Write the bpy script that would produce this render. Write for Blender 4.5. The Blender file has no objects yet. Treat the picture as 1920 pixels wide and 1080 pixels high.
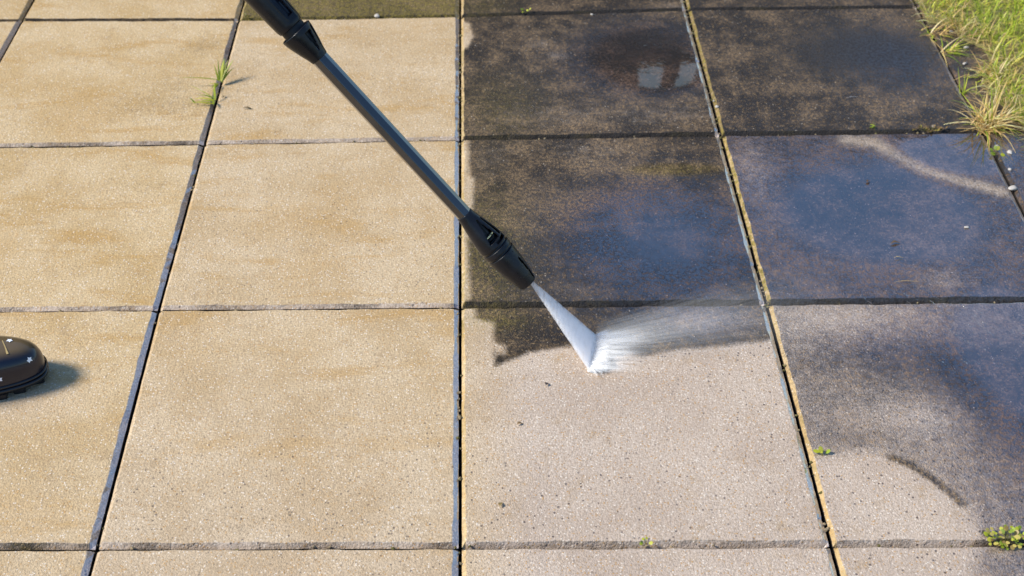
import bpy, bmesh, math, random
import numpy as np
from mathutils import Vector, Matrix
from mathutils.bvhtree import BVHTree
random.seed(7); rng = np.random.default_rng(7); rd0 = random.Random(11)
scn = bpy.context.scene

# ---------------------------------------------------------------- camera
cam_d = bpy.data.cameras.new('camera'); cam = bpy.data.objects.new('camera', cam_d)
scn.collection.objects.link(cam); scn.camera = cam
r = Vector((0.99978, -0.020608, -0.003823)); u = Vector((0.016092, 0.637833, 0.770006)); f = Vector((0.01343, 0.769899, -0.638025))
M = Matrix(((r.x, u.x, -f.x, 0.0505), (r.y, u.y, -f.y, -1.67956), (r.z, u.z, -f.z, 1.43015), (0, 0, 0, 1)))
cam.matrix_world = M
cam_d.sensor_width = 36; cam_d.lens = 47.124; cam_d.clip_start = 0.05; cam_d.clip_end = 500
cam_d.dof.use_dof = True; cam_d.dof.focus_distance = 2.02; cam_d.dof.aperture_fstop = 6.3

# ---------------------------------------------------------------- light
SUN_EL, SUN_AZ = math.radians(43), math.radians(-3)     # az: behind the left-hand side
S = Vector((-math.cos(SUN_EL)*math.cos(SUN_AZ), math.cos(SUN_EL)*math.sin(SUN_AZ), math.sin(SUN_EL)))
sd = bpy.data.lights.new('sun', 'SUN'); sd.energy = 4.8; sd.angle = math.radians(14); sd.color = (1.0, 0.94, 0.84)
sun = bpy.data.objects.new('sun', sd); scn.collection.objects.link(sun)
sun.rotation_euler = (-S).to_track_quat('-Z', 'Y').to_euler()
w = bpy.data.worlds.new('World'); scn.world = w; w.use_nodes = True
nt = w.node_tree; bg = nt.nodes['Background']
sky = nt.nodes.new('ShaderNodeTexSky'); sky.sky_type = 'NISHITA'; sky.sun_disc = False
sky.sun_elevation = SUN_EL; sky.sun_rotation = math.atan2(S.x, S.y); sky.altitude = 200; sky.ozone_density = 7.5; sky.dust_density = 0.2; sky.air_density = 1.4
nt.links.new(sky.outputs[0], bg.inputs[0]); bg.inputs[1].default_value = 0.15
scn.view_settings.view_transform = 'Standard'; scn.view_settings.look = 'None'
scn.view_settings.exposure = 0.40; scn.view_settings.gamma = 1.0; scn.view_settings.use_curve_mapping = False
scn.cycles.volume_bounces = 8; scn.cycles.volume_step_rate = 1; scn.cycles.max_bounces = 12; scn.cycles.transparent_max_bounces = 64; scn.cycles.use_denoising = True

# ---------------------------------------------------------------- helpers
class G:
    """tiny node-graph helper"""
    def __init__(s, name):
        s.m = bpy.data.materials.new(name); s.m.use_nodes = True
        s.nt = s.m.node_tree; s.bsdf = s.nt.nodes['Principled BSDF']; s.out = s.nt.nodes['Material Output']
    def n(s, t, **k):
        nd = s.nt.nodes.new(t)
        for a, b in k.items(): setattr(nd, a, b)
        return nd
    def put(s, sock, v):
        if isinstance(v, bpy.types.NodeSocket): s.nt.links.new(v, sock)
        elif isinstance(v, (tuple, list)) and len(v) == 3 and sock.type == 'RGBA': sock.default_value = (*v, 1)
        else: sock.default_value = v
    def math(s, op, a, b=0.5, c=None, clamp=False):
        nd = s.n('ShaderNodeMath', operation=op, use_clamp=clamp); s.put(nd.inputs[0], a); s.put(nd.inputs[1], b)
        if c is not None: s.put(nd.inputs[2], c)
        return nd.outputs[0]
    def mix(s, fac, a, b, mode='MIX'):
        nd = s.n('ShaderNodeMix', data_type='RGBA', blend_type=mode); s.put(nd.inputs[0], fac); s.put(nd.inputs[6], a); s.put(nd.inputs[7], b)
        return nd.outputs[2]
    def step(s, v, a, b, lo=0.0, hi=1.0):
        nd = s.n('ShaderNodeMapRange', interpolation_type='SMOOTHSTEP'); s.put(nd.inputs[0], v)
        for i, x in zip((1, 2, 3, 4), (a, b, lo, hi)): s.put(nd.inputs[i], x)
        return nd.outputs[0]
    def noise(s, vec, scale, detail=3, rough=.55, dist=0):
        nd = s.n('ShaderNodeTexNoise'); s.put(nd.inputs['Vector'], vec); nd.inputs['Scale'].default_value = scale
        nd.inputs['Detail'].default_value = detail; nd.inputs['Roughness'].default_value = rough; nd.inputs['Distortion'].default_value = dist
        return nd.outputs[0]
    def voro(s, vec, scale, feature='F1'):
        nd = s.n('ShaderNodeTexVoronoi', feature=feature); s.put(nd.inputs['Vector'], vec); nd.inputs['Scale'].default_value = scale
        return nd
    def attr(s, name):
        nd = s.n('ShaderNodeAttribute', attribute_name=name); return nd
    def bump(s, h, strength, dist, normal=None):
        nd = s.n('ShaderNodeBump'); s.put(nd.inputs['Height'], h); s.put(nd.inputs['Strength'], strength); nd.inputs['Distance'].default_value = dist
        if normal is not None: s.put(nd.inputs['Normal'], normal)
        return nd.outputs[0]
    def set(s, **k):
        for a, b in k.items(): s.put(s.bsdf.inputs[a.replace('_', ' ')], b)
        return s.m

def link(name, me, mat=None, parent=None, loc=None):
    o = bpy.data.objects.new(name, me); scn.collection.objects.link(o)
    if mat is not None and me is not None and not me.materials: me.materials.append(mat)
    if parent is not None: o.parent = parent
    if loc is not None: o.location = loc
    return o
def tag(o, label=None, cat=None, group=None, kind=None):
    for a, b in (('label', label), ('category', cat), ('group', group), ('kind', kind)):
        if b: o[a] = b
    return o
def mesh(name, v, fc, smooth=False):
    me = bpy.data.meshes.new(name); me.from_pydata([tuple(map(float, p)) for p in v], [], fc); me.update()
    if smooth: me.polygons.foreach_set('use_smooth', [True]*len(me.polygons))
    return me
def from_bm(name, bm, smooth=False):
    bmesh.ops.recalc_face_normals(bm, faces=bm.faces[:])
    me = bpy.data.meshes.new(name); bm.to_mesh(me); bm.free()
    if smooth: me.polygons.foreach_set('use_smooth', [True]*len(me.polygons))
    return me
def fattr(me, name, vals):
    a = me.attributes.new(name, 'FLOAT', 'POINT'); a.data.foreach_set('value', np.asarray(vals, dtype=np.float32))
def cattr(me, name, vals):
    a = me.attributes.new(name, 'FLOAT_COLOR', 'POINT'); a.data.foreach_set('color', np.asarray(vals, dtype=np.float32).ravel())

# ---------------------------------------------------------------- grime, water, moss and painted shade on the slabs (metres on the patio)
def gauss(x, y, e, sharp=1.0):
    cx, cy, rx, ry = e
    q = ((x-cx)/rx)**2 + ((y-cy)/ry)**2
    return np.exp(-q**sharp)
def sdf(x, y, poly):
    """signed distance, positive inside"""
    P = np.array(poly); d = np.full(x.shape, 9.0); ins = np.zeros(x.shape, bool)
    for i in range(len(P)):
        ax, ay = P[i]; bx, by = P[(i+1) % len(P)]
        ex, ey = bx-ax, by-ay
        t = np.clip(((x-ax)*ex + (y-ay)*ey)/(ex*ex+ey*ey+1e-12), 0, 1)
        d = np.minimum(d, np.hypot(x-ax-t*ex, y-ay-t*ey))
        c = ((ay > y) != (by > y)) & (x < (bx-ax)*(y-ay)/(by-ay+1e-12)+ax)
        ins ^= c
    return np.where(ins, d, -d)
def line_d(x, y, pts):
    P = np.array(pts); d = np.full(x.shape, 9.0)
    for i in range(len(P)-1):
        ax, ay = P[i]; bx, by = P[i+1]; ex, ey = bx-ax, by-ay
        t = np.clip(((x-ax)*ex + (y-ay)*ey)/(ex*ex+ey*ey), 0, 1)
        d = np.minimum(d, np.hypot(x-ax-t*ex, y-ay-t*ey))
    return d
CLEAN_SWEPT = [(-0.0607, 0.0002), (0.0147, -0.0016), (0.0165, -0.0311), (0.0485, -0.0425), (0.0464, -0.0864), (0.0674, -0.0996), (0.0646, -0.1171), (0.0470, -0.1066), (0.0475, -0.1486), (0.0769, -0.1322), (0.1034, -0.1155), (0.1655, -0.1045), (0.2130, -0.1032), (0.2773, -0.1323), (0.3334, -0.1187), (0.4228, -0.1084), (0.4875, -0.0974), (0.5367, -0.0986), (0.5213, -0.7425), (-0.1054, -0.7280)]
CLEAN_ARC = [(0.4450, -0.3399), (0.5148, -0.3605), (0.5675, -0.3492), (0.6100, -0.3503), (0.6406, -0.3677), (0.6714, -0.3972), (0.6944, -0.4377), (0.7022, -0.4813), (0.6985, -0.5047), (0.6776, -0.5498), (0.6339, -0.6181), (0.4375, -0.6302)]
EDGE_STRIP = [(-0.0133, 0.5198), (0.0044, 0.4968), (0.0070, 0.3747), (0.0159, 0.3675), (0.0142, 0.2707), (0.0046, 0.2548), (0.0094, 0.0175), (-0.0082, 0.0071)]
PATCH_TOP = [(-0.0155, 0.9738), (0.0057, 0.9587), (0.0129, 0.8968), (0.0016, 0.8511), (-0.0144, 0.8560)]
ARC_LINE = [(0.6210, -0.3526), (0.6444, -0.3678), (0.6714, -0.3972), (0.6929, -0.4298), (0.6990, -0.4427)]
PALE_RIDGE = [(0.7370, 0.4775), (0.7857, 0.4651), (0.8160, 0.4205), (0.8546, 0.3734), (0.9146, 0.3372), (0.9820, 0.2983)]

def fields(x, y, c, rr):
    """dirt 0..1.5, wet 0..1, tone 0 sandy..1 pinkish grey, moss 0..1 for column c, row rr"""
    dirt_shade = np.zeros(x.shape); wet = np.full(x.shape, .05); tone = np.full(x.shape, .15); moss = np.zeros(x.shape)
    if c >= 2 or (c == 1 and rr <= -1): dirt_shade += .95
    if c == 1 and rr <= -1:
        moss += .8; dirt_shade -= .1
    if c in (0, 1) and rr >= 0:
        for e, a in (((-0.6123, 0.6329, 0.1817, 0.0805), .30), ((-0.5597, 0.8779, 0.0687, 0.0576), .3), ((-0.5980, 0.7355, 0.0661, 0.0426), .2), ((-0.6080, 0.3649, 0.1480, 0.0446), .18), ((-0.8274, 0.8287, 0.1354, 0.0672), .12),
                     ((-0.2637, 0.8133, 0.2025, 0.1115), .12), ((-0.6139, 0.2264, 0.0850, 0.0785), .15), ((-0.1870, -0.1789, 0.1314, 0.0713), .14), ((-0.5728, -0.3467, 0.0692, 0.0938), .2), ((-0.3204, -0.4522, 0.1180, 0.0287), .12), ((-0.2245, -0.4544, 0.1842, 0.0239), .12)):
            dirt_shade += a*gauss(x, y, e)
        tone += np.where(c == 1, .18, 0) + .3*np.clip((-.1-y)*1.6, 0, 1)
        tone += .4*gauss(x, y, (-0.6909, -0.1900, 0.0898, 0.0587))  # greyish shadow beside the boot put into the slab colour
    if c >= 2:
        tone += .8; wet += .04
        if c == 2:
            s1 = sdf(x, y, CLEAN_SWEPT)
            dirt_shade -= 1.1*np.clip(.5 + s1/.02, 0, 1)
            s2 = np.maximum(sdf(x, y, EDGE_STRIP), sdf(x, y, PATCH_TOP))
            dirt_shade -= .8*np.clip(.5 + s2/.012, 0, 1)
            tone -= .45*np.clip(1-(x-.0)/.1, 0, 1)
            dirt_shade += .5*gauss(x, y, (0.3731, 0.8753, 0.1489, 0.1040)) - .28*gauss(x, y, (0.1604, 0.8650, 0.0320, 0.0230)) - .35*gauss(x, y, (0.1980, 0.8141, 0.0361, 0.0223))
            dirt_shade -= .15*gauss(x, y, (0.1865, 0.5760, 0.1686, 0.0586)) + .15*gauss(x, y, (0.4189, 0.5757, 0.0949, 0.0430)) + .25*gauss(x, y, (0.4584, 1.0198, 0.0714, 0.0299)) + .2*gauss(x, y, (0.3798, 0.9459, 0.1401, 0.0336))
            dirt_shade -= .16*gauss(x, y, (0.2210, 0.4488, 0.1218, 0.0471)) + .15*gauss(x, y, (0.2494, 0.0350, 0.2309, 0.0361)) + .12*gauss(x, y, (0.2760, 0.2510, 0.0573, 0.0481)) + .15*gauss(x, y, (0.0481, 0.4263, 0.0403, 0.0715))
            dirt_shade += .25*gauss(x, y, (0.3393, 0.1260, 0.1375, 0.0887)) + .22*gauss(x, y, (0.1357, 0.3371, 0.0588, 0.1016)) + .2*gauss(x, y, (0.3673, 0.2976, 0.1066, 0.0363)) + .15*gauss(x, y, (0.0779, -0.0872, 0.0510, 0.0509))
            dirt_shade -= .35*gauss(x, y, (0.3993, -0.0433, 0.1124, 0.0395))
            wet += .8*gauss(x, y, (0.4110, 0.7468, 0.0885, 0.0733), 2)
            moss += .45*gauss(x, y, (0.0366, 0.1486, 0.0646, 0.1803)) + .25*gauss(x, y, (0.0710, 0.6146, 0.0852, 0.1199)) + .35*gauss(x, y, (0.3919, 0.3855, 0.0896, 0.0192), 2) + .4*gauss(x, y, (0.0529, -0.0347, 0.0520, 0.0211))  # third term lays a flat olive-brown band across the slab
            moss += .3*gauss(x, y, (0.0293, 1.0367, 0.0717, 0.0452))
            wet += 1.0*gauss(x, y, (0.3534, 0.1707, 0.2139, 0.2141), 1.5) + .8*gauss(x, y, (0.3892, 0.8066, 0.1462, 0.1673), 1.5) + .35*gauss(x, y, (0.3975, -0.0564, 0.1033, 0.0522)) + .3*gauss(x, y, (0.2507, 0.7554, 0.1774, 0.1953))
            wet -= .5*gauss(x, y, (0.3919, 0.3855, 0.0946, 0.0227), 2)
            wet -= .25*np.clip(.5 + s1/.03, 0, 1)
        if c >= 3:
            wet += .14 if rr <= 0 else .72 if rr == 1 else .30 + .45*np.clip((x-.62)/.25, 0, 1); dirt_shade += .08
            if rr >= 1: dirt_shade -= .25
            if rr >= 2: dirt_shade -= .24 - .14*np.clip((x-.72)/.2, 0, 1)
            s1 = sdf(x, y, CLEAN_ARC)
            dirt_shade -= .62*np.clip(.5 + s1/.04, 0, 1)
            wet -= .45*np.clip(.5 + s1/.04, 0, 1)
            dirt_shade += .8*np.exp(-(line_d(x, y, ARC_LINE)/.0065)**2)  # thin dark curved line along the arc
            d2 = line_d(x, y, PALE_RIDGE)
            k = np.exp(-(d2/.021)**2)
            dirt_shade -= .34*k; wet -= .7*k
            dirt_shade += .55*gauss(x, y, (0.8438, 0.8167, 0.1919, 0.1235)) + .2*gauss(x, y, (0.6966, 0.2891, 0.1548, 0.0989)) + .3*gauss(x, y, (0.8153, -0.2500, 0.0803, 0.1363)) + .25*gauss(x, y, (0.7190, -0.1530, 0.1332, 0.0609)) + .06*gauss(x, y, (0.5583, -0.1613, 0.0664, 0.0726)) + .1*gauss(x, y, (0.5927, -0.3059, 0.0707, 0.0238))
            dirt_shade -= .2*gauss(x, y, (0.5982, -0.0483, 0.0778, 0.0394)) + .22*gauss(x, y, (0.8071, 0.0489, 0.0403, 0.0309)) + .15*gauss(x, y, (0.6623, -0.2801, 0.0952, 0.0332)) + .2*gauss(x, y, (0.5429, 0.3607, 0.0396, 0.1379)) + .15*gauss(x, y, (0.7666, 0.5664, 0.2419, 0.0273))
            wet += .6*gauss(x, y, (0.9279, 0.4212, 0.1210, 0.0716), 1.5) + .45*gauss(x, y, (0.7433, 0.2390, 0.2189, 0.1760), 1.5) + .5*gauss(x, y, (0.8681, -0.1320, 0.1091, 0.1865), 1.5) + .4*gauss(x, y, (0.8981, 0.7596, 0.1223, 0.1525)) + .3*gauss(x, y, (0.6555, -0.1015, 0.1102, 0.0759))
            wet -= .3*gauss(x, y, (0.8071, 0.0489, 0.0537, 0.0352))
    return dirt_shade, np.clip(wet, 0, 1.2), np.clip(tone, 0, 1), moss

def slab_material():
    g = G('concrete_slab')
    tc = g.n('ShaderNodeTexCoord'); oi = g.n('ShaderNodeObjectInfo')
    off = g.n('ShaderNodeCombineXYZ'); g.put(off.inputs[0], g.math('MULTIPLY', oi.outputs['Random'], 61.0)); g.put(off.inputs[1], g.math('MULTIPLY', oi.outputs['Random'], 23.0))
    va = g.n('ShaderNodeVectorMath', operation='ADD'); g.put(va.inputs[0], tc.outputs['Object']); g.put(va.inputs[1], off.outputs[0]); p = va.outputs[0]
    dirt_shade, wet, tone, moss = [g.attr(a).outputs['Fac'] for a in ('dirt_shade', 'wet', 'tone', 'moss')]
    nf = g.noise(p, 260, 3, .65); nm = g.noise(p, 60, 4, .6); nl = g.noise(p, 7, 5, .6); nb = g.noise(p, 2.2, 2, .5)
    # clean concrete
    sandy = g.mix(g.step(nl, .35, .68), (.56, .41, .215), (.47, .315, .125))
    pink = g.mix(g.step(nl, .35, .68), (.475, .385, .31), (.41, .325, .26))
    base = g.mix(tone, sandy, pink)
    strch = g.n('ShaderNodeMapping'); g.put(strch.inputs[0], p); strch.inputs['Scale'].default_value = (2.2, 8.5, 1); strch.inputs['Rotation'].default_value = (0, 0, .05)
    ochre = g.math('MAXIMUM', g.step(g.noise(p, 3.6, 6, .62, .6), .50, .72, 0, .4), g.step(g.noise(strch.outputs[0], 1.6, 6, .68, .4), .50, .66, 0, .65))
    base = g.mix(g.math('MULTIPLY', ochre, g.step(tone, .75, .2)), base, (.41, .235, .06))
    base = g.mix(g.step(g.noise(p, 24, 5, .7), .54, .70, 0, .42), base, (.33, .22, .11))
    base = g.mix(g.step(nf, .35, .7), base, g.mix(.5, base, (.20, .135, .075), 'MIX'), 'MIX')
    v1 = g.voro(p, 400); sep = g.n('ShaderNodeSeparateColor'); g.put(sep.inputs[0], v1.outputs['Color'])
    blob = g.step(v1.outputs['Distance'], .62, .38)
    base = g.mix(g.math('MULTIPLY', g.math('GREATER_THAN', sep.outputs[0], .93), g.math('MULTIPLY', blob, .75)), base, (.66, .58, .48))
    base = g.mix(g.math('MULTIPLY', g.math('LESS_THAN', sep.outputs[0], .07), g.math('MULTIPLY', blob, .8)), base, (.40, .22, .07))
    v2 = g.voro(p, 190); sp2 = g.n('ShaderNodeSeparateColor'); g.put(sp2.inputs[0], v2.outputs['Color'])
    pits = g.math('MULTIPLY', g.math('GREATER_THAN', sp2.outputs[1], .91), g.step(v2.outputs['Distance'], .42, .2))
    pits = g.math('MULTIPLY', pits, g.math('MULTIPLY', g.step(nb, .35, .6, .25, 1.0), g.step(tone, .1, .7, .35, 1.0)))
    base = g.mix(g.math('MULTIPLY', pits, .8), base, (.07, .05, .045))
    # grime
    gl = g.math('ADD', g.math('MULTIPLY', g.noise(p, 16, 5, .65), .6), g.math('MULTIPLY', g.noise(p, 4.5, 3, .6, .8), .4))
    g1 = g.mix(g.step(gl, .42, .60), (.026, .016, .008), (.235, .152, .078))
    g1 = g.mix(g.step(nf, .42, .62), g.mix(.5, g1, (.014, .009, .006)), g1)
    g1 = g.mix(g.math('MULTIPLY', g.math('GREATER_THAN', sep.outputs[0], .93), g.math('MULTIPLY', blob, .7)), g1, (.26, .18, .10))
    g1 = g.mix(g.math('MULTIPLY', g.math('GREATER_THAN', sep.outputs[0], .994), g.math('MULTIPLY', blob, .8)), g1, (.55, .48, .38))
    ng = g.noise(p, 150, 3, .7); g1 = g.mix(g.step(ng, .40, .56), g.mix(.7, g1, (.012, .008, .005)), g1); g1 = g.mix(g.step(ng, .55, .70, 0, .6), g1, (.27, .175, .08))
    d = g.math('ADD', dirt_shade, g.math('MULTIPLY', g.math('SUBTRACT', nm, .5), .5))
    d = g.math('ADD', d, g.math('MULTIPLY', g.math('SUBTRACT', nf, .5), .45))
    cover = g.step(d, .12, .95)
    col = g.mix(cover, base, g1)
    col = g.mix(g.step(d, 1.0, 1.55), col, (.022, .017, .013))
    mo = g.math('MULTIPLY', moss, g.step(g.noise(p, 120, 4, .7), .38, .6, .15, 1.0), clamp=True)
    col = g.mix(mo, col, g.mix(g.step(nf, .4, .6), (.10, .075, .014), (.27, .20, .035)))
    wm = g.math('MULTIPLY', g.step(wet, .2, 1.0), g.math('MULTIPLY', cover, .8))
    col = g.mix(wm, col, g.mix(1.0, col, (.52, .42, .58), 'MULTIPLY'))  # wet darkening, plus violet of the reflected sky put into the colour
    h = g.math('ADD', g.math('MULTIPLY', nf, 1.0), g.math('MULTIPLY', g.noise(p, 600, 2, .6), .5))
    h = g.math('ADD', h, g.math('MULTIPLY', blob, .35)); h = g.math('SUBTRACT', h, g.math('MULTIPLY', pits, 1.3))
    h = g.math('ADD', h, g.math('MULTIPLY', nm, 1.6)); h = g.math('ADD', h, g.math('MULTIPLY', g.math('MULTIPLY', ng, cover), 1.6))
    nrm = g.bump(h, g.math('ADD', .55, g.math('MULTIPLY', cover, .45)), .0019)
    film = g.math('MULTIPLY', wet, g.math('MULTIPLY', g.step(nm, .30, .62, .8, 1.0), g.math('MAXIMUM', g.step(ng, .60, .42, .30, 1.0), g.step(wet, .9, 1.15))), clamp=True)
    wavy = g.math('ADD', g.math('MULTIPLY', g.noise(p, 45, 2, .5, 1.0), 1.0), g.math('MULTIPLY', nf, g.step(wet, .4, 1.05, .7, .05)))
    cn = g.bump(wavy, g.step(wet, .5, 1.17, .8, .03), .0012)
    g.set(Base_Color=col, Specular_IOR_Level=.3, Roughness=g.math('SUBTRACT', .85, g.math('MULTIPLY', wet, .2)), Normal=nrm, Coat_Weight=film,
          Coat_Roughness=g.step(wet, .3, 1.18, .40, .015), Coat_IOR=2.9, Coat_Normal=cn)
    return g.m
M_SLAB = slab_material()

# corners of the slabs: nominal 0.5 m grid, nudged to where the joints really meet
NODE = {(c, q): ((c-2)*.5, (2-q)*.5) for c in range(-2, 8) for q in range(-3, 7)}
meas = {(0,0): (-0.9842, 1.0006), (1,0): (-0.5043, 0.9898), (2,0): (-0.0145, 0.9933), (3,0): (0.4917, 1.0089), (4,0): (1.0083, 1.0069),
        (1,1): (-0.5030, 0.4991), (2,1): (-0.0100, 0.5009), (3,1): (0.4954, 0.5025), (4,1): (1.0070, 0.5003),
        (1,2): (-0.5017, 0.0073), (2,2): (-0.0055, 0.0016), (3,2): (0.4999, -0.0030), (1,3): (-0.4955, -0.4911), (2,3): (-0.0009, -0.5010), (3,3): (0.5034, -0.5102),
        (4,2): (0.9979, -0.0073), (0,1): (-0.9884, 0.4989), (0,2): (-0.9907, 0.0128), (0,3): (-0.9876, -0.4831), (4,3): (1.0076, -0.5194)}
for k_, v_ in meas.items(): NODE[k_] = v_
for c in range(0, 5):
    a, b = NODE[(c, 0)], NODE[(c, 1)]
    for q in (-1, -2, -3):
        NODE[(c, q)] = (a[0]-(a[0]-(NODE[(c,0)][0]+(a[0]-b[0])*(-q)))*1.0, a[1]+.5*(-q))
    a, b = NODE[(c, 3)], NODE[(c, 2)]
    for q in (4, 5, 6): NODE[(c, q)] = (a[0]+(a[0]-b[0])*(q-3)*.5, a[1]-.5*(q-3))
for q in range(-3, 7):
    for c in (-1, -2): NODE[(c, q)] = (NODE[(0, q)][0]+.5*c, NODE[(0, q)][1])
    for c in (5, 6, 7): NODE[(c, q)] = (NODE[(4, q)][0]+.5*(c-4), NODE[(4, q)][1])

patio_bed = mesh('patio', [(-2, -2.6, -.048), (3, -2.6, -.048), (3, 3, -.048), (-2, 3, -.048)], [(0, 1, 2, 3)])
g = G('dark_joint_soil'); tcn = g.n('ShaderNodeTexCoord').outputs['Object']
M_SOIL = g.set(Base_Color=g.mix(g.noise(tcn, 90, 4), (.012, .010, .008), (.04, .03, .02)), Roughness=.95)
patio = tag(link('patio', patio_bed, M_SOIL), kind='structure')

def make_slab(c, q, n):
    co = [Vector((*NODE[k], 0)) for k in ((c, q+1), (c+1, q+1), (c+1, q), (c, q))]     # near-left, near-right, far-right, far-left
    ctr = sum(co, Vector())/4
    gl, gr, gn, gf = .0022, .0026, .0018 if c < 2 else .0019, .0016 if c < 2 else .0022      # joint half-widths
    if c == 3: gl = .0026
    if c == 2: gr = .0028
    if c < 2 and q == 0: gn = .0026
    if c < 2 and q == 1: gf = .0034
    ch = .0085                                        # chamfer width
    inner = list(np.linspace(0, 1, n))
    e = ch/.5; el_, er_, en_, ef_ = .0046/.5, .0074/.5, .0076/.5 if c >= 2 and (c, q) not in ((2, 2), (3, 2), (2, 3)) else .0060/.5, .0042/.5
    us = [0.0, el_, el_+.002] + [el_+(1-el_-er_)*t for t in inner[1:-1]] + [1-er_-.002, 1-er_, 1.0]
    vs_ = [0.0, en_, en_+.002] + [en_+(1-en_-ef_)*t for t in inner[1:-1]] + [1-ef_-.002, 1-ef_, 1.0]
    N = len(us)
    A, B, C_, D = [np.array(p[:2]) for p in co]
    U, V = np.meshgrid(us, vs_)                        # V rows near->far
    P = ((1-U)*(1-V))[..., None]*A + (U*(1-V))[..., None]*B + (U*V)[..., None]*C_ + ((1-U)*V)[..., None]*D
    # inset for the joints
    P[..., 0] += gl*(1-U) - gr*U; P[..., 1] += gn*(1-V) - gf*V
    seed = (c*13+q*7) % 97
    wob = lambda t, s: .0007*np.sin(t*37+s*2.1)+.0006*np.sin(t*91+s)+.0004*np.sin(t*203+3*s)
    rim = np.zeros(U.shape, bool); rim[0, :] = rim[-1, :] = rim[:, 0] = rim[:, -1] = True
    rim2 = np.zeros(U.shape, bool); rim2[1, 1:-1] = rim2[-2, 1:-1] = True; rim2[1:-1, 1] = rim2[1:-1, -2] = True
    P[1:3, 1:-1, 1] += wob(P[1, 1:-1, 0], seed); P[-3:-1, 1:-1, 1] += wob(P[-2, 1:-1, 0], seed+3)
    P[1:-1, 1:3, 0] += wob(P[1:-1, 1, 1], seed+5)[:, None]; P[1:-1, -3:-1, 0] += wob(P[1:-1, -2, 1], seed+8)[:, None]
    j = rng.normal(0, .00016, P.shape[:2]); 
    P[0, :, 1] += j[0]*1.2; P[-1, :, 1] += j[-1]*1.2; P[:, 0, 0] += j[:, 0]; P[:, -1, 0] += j[:, -1]
    tilt = rng.normal(0, .00025, 3)
    Z = tilt[0] + tilt[1]*(U-.5) + tilt[2]*(V-.5) + .0004*np.sin(U*9+seed)*np.sin(V*7+seed)
    depth = np.zeros(U.shape); depth[0, :] = .0105 if (c >= 2 or q == -1) else .0072 if q >= 2 else .0050; depth[-1, :] = .0058; depth[:, -1] = .0052; depth[:, 0] = .0050
    Z = Z-depth
    Z = np.where(rim2, Z-.0003, Z)
    if n > 30:                                        # chipped arrises and worn corners
        for _ in range(rng.integers(5, 10)):
            k = int(rng.integers(2, N-2)); sde = int(rng.integers(0, 4)); dz = rng.uniform(.001, .003)*(1 if n > 50 else .3)
            if sde == 0: Z[1, k] -= dz; P[0, k, 1] += dz*.6
            elif sde == 1: Z[-2, k] -= dz*.7
            elif sde == 2: Z[k, 1] -= dz
            else: Z[k, -2] -= dz; P[k, -1, 0] -= dz*.6
        for a_, b_ in ((0, 0), (0, -1), (-1, 0), (-1, -1)):
            m_ = rng.uniform(0, .004); Z[a_, b_] -= m_; Z[1 if a_ == 0 else -2, 1 if b_ == 0 else -2] -= m_*.6
    verts = [(P[i, k, 0]-ctr.x, P[i, k, 1]-ctr.y, Z[i, k]) for i in range(N) for k in range(N)]
    faces = [(i*N+k, i*N+k+1, (i+1)*N+k+1, (i+1)*N+k) for i in range(N-1) for k in range(N-1)]
    # side walls
    ring = [k for k in range(N)] + [i*N+N-1 for i in range(1, N)] + [(N-1)*N+k for k in range(N-2, -1, -1)] + [i*N for i in range(N-2, 0, -1)]
    base = len(verts); L = len(ring)
    for idx in ring: x_, y_, z_ = verts[idx]; verts.append((x_, y_, z_-.0012))
    for idx in ring: x_, y_, z_ = verts[idx]; verts.append((x_, y_, -.046))
    for a in range(L): b = (a+1) % L; faces.append((ring[b], ring[a], base+a, base+b)); faces.append((base+b, base+a, base+L+a, base+L+b))
    me = mesh('paving_slab', verts, faces)
    va = np.array(verts); X, Y = va[:, 0]+ctr.x, va[:, 1]+ctr.y
    dirt_shade, wet, tone, moss = fields(X, Y, c, q)
    # chamfers: grime and algae; near ones also darkened in colour for shade
    Uf = np.concatenate([U.ravel(), [0.5]*2*L]); Vf = np.concatenate([V.ravel(), [0.5]*2*L])
    left = Uf < el_+1e-5; right = Uf > 1-er_-1e-5; near = (Vf < en_+1e-5) & (Uf > el_*.5) & (Uf < 1-er_*.5); far = Vf > 1-ef_-1e-5
    n1 = np.sin(X*31+seed)*.5+np.sin(X*77+seed*2)*.3; n2 = np.sin(Y*23+seed)*.5+np.sin(Y*61+seed*2)*.3
    if c <= 1 and q >= 0:
        amt = {(0,0): .55, (1,0): .4, (0,1): .45, (1,1): .45, (0,2): .7, (1,2): .45}.get((c, q), .4)
        dirt_shade[near] += amt+.3*n1[near]; wet[right] = 1.2; dirt_shade[right] += -.05+.5*n2[right]; tone[near] = .9; tone[right] = 1; dirt_shade[near] -= .12
        if (c, q) == (0, 2): moss[near] += .35*np.clip(n1[near], 0, 1)
    else:
        clean = (c, q) in ((2, 2), (3, 2), (2, 3))
        dirt_shade[near] += .22+.2*n1[near] if clean else 1.2
        if clean: dirt_shade[near] += .3*gauss(X[near], Y[near], (0.0983, -0.4997, 0.6509, 0.0083))
        tone[near] = 1; wet[right] = 1.2; dirt_shade[right] = .0+.4*n2[right]; 
        moss[left] += (1.1 if (c == 3 and q <= 1) else .3 if not clean else .15) + .5*n2[left]
        dirt_shade[left] -= (.45 if q <= 1 else .22) if c == 3 else .65; tone[left] = 0; wet[left] = .1
        if c == 4: moss[left] = 0; dirt_shade[left] = 1.0; wet[left] = .6
        if q <= 1: moss[near] += .15*np.clip(n1[near], 0, 1)
        wet[near] = wet[near]*.25
    dirt_shade[base:] = 1.7; wet[base:] = .1; moss[base:] = 0  # joint walls blackened in colour to read as deep shade
    for nm, vv in (('dirt_shade', dirt_shade), ('wet', wet), ('tone', tone), ('moss', np.clip(moss, 0, 1))): fattr(me, nm, vv)
    return link('paving_slab', me, M_SLAB, patio, (ctr.x, ctr.y, 0))
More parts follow.
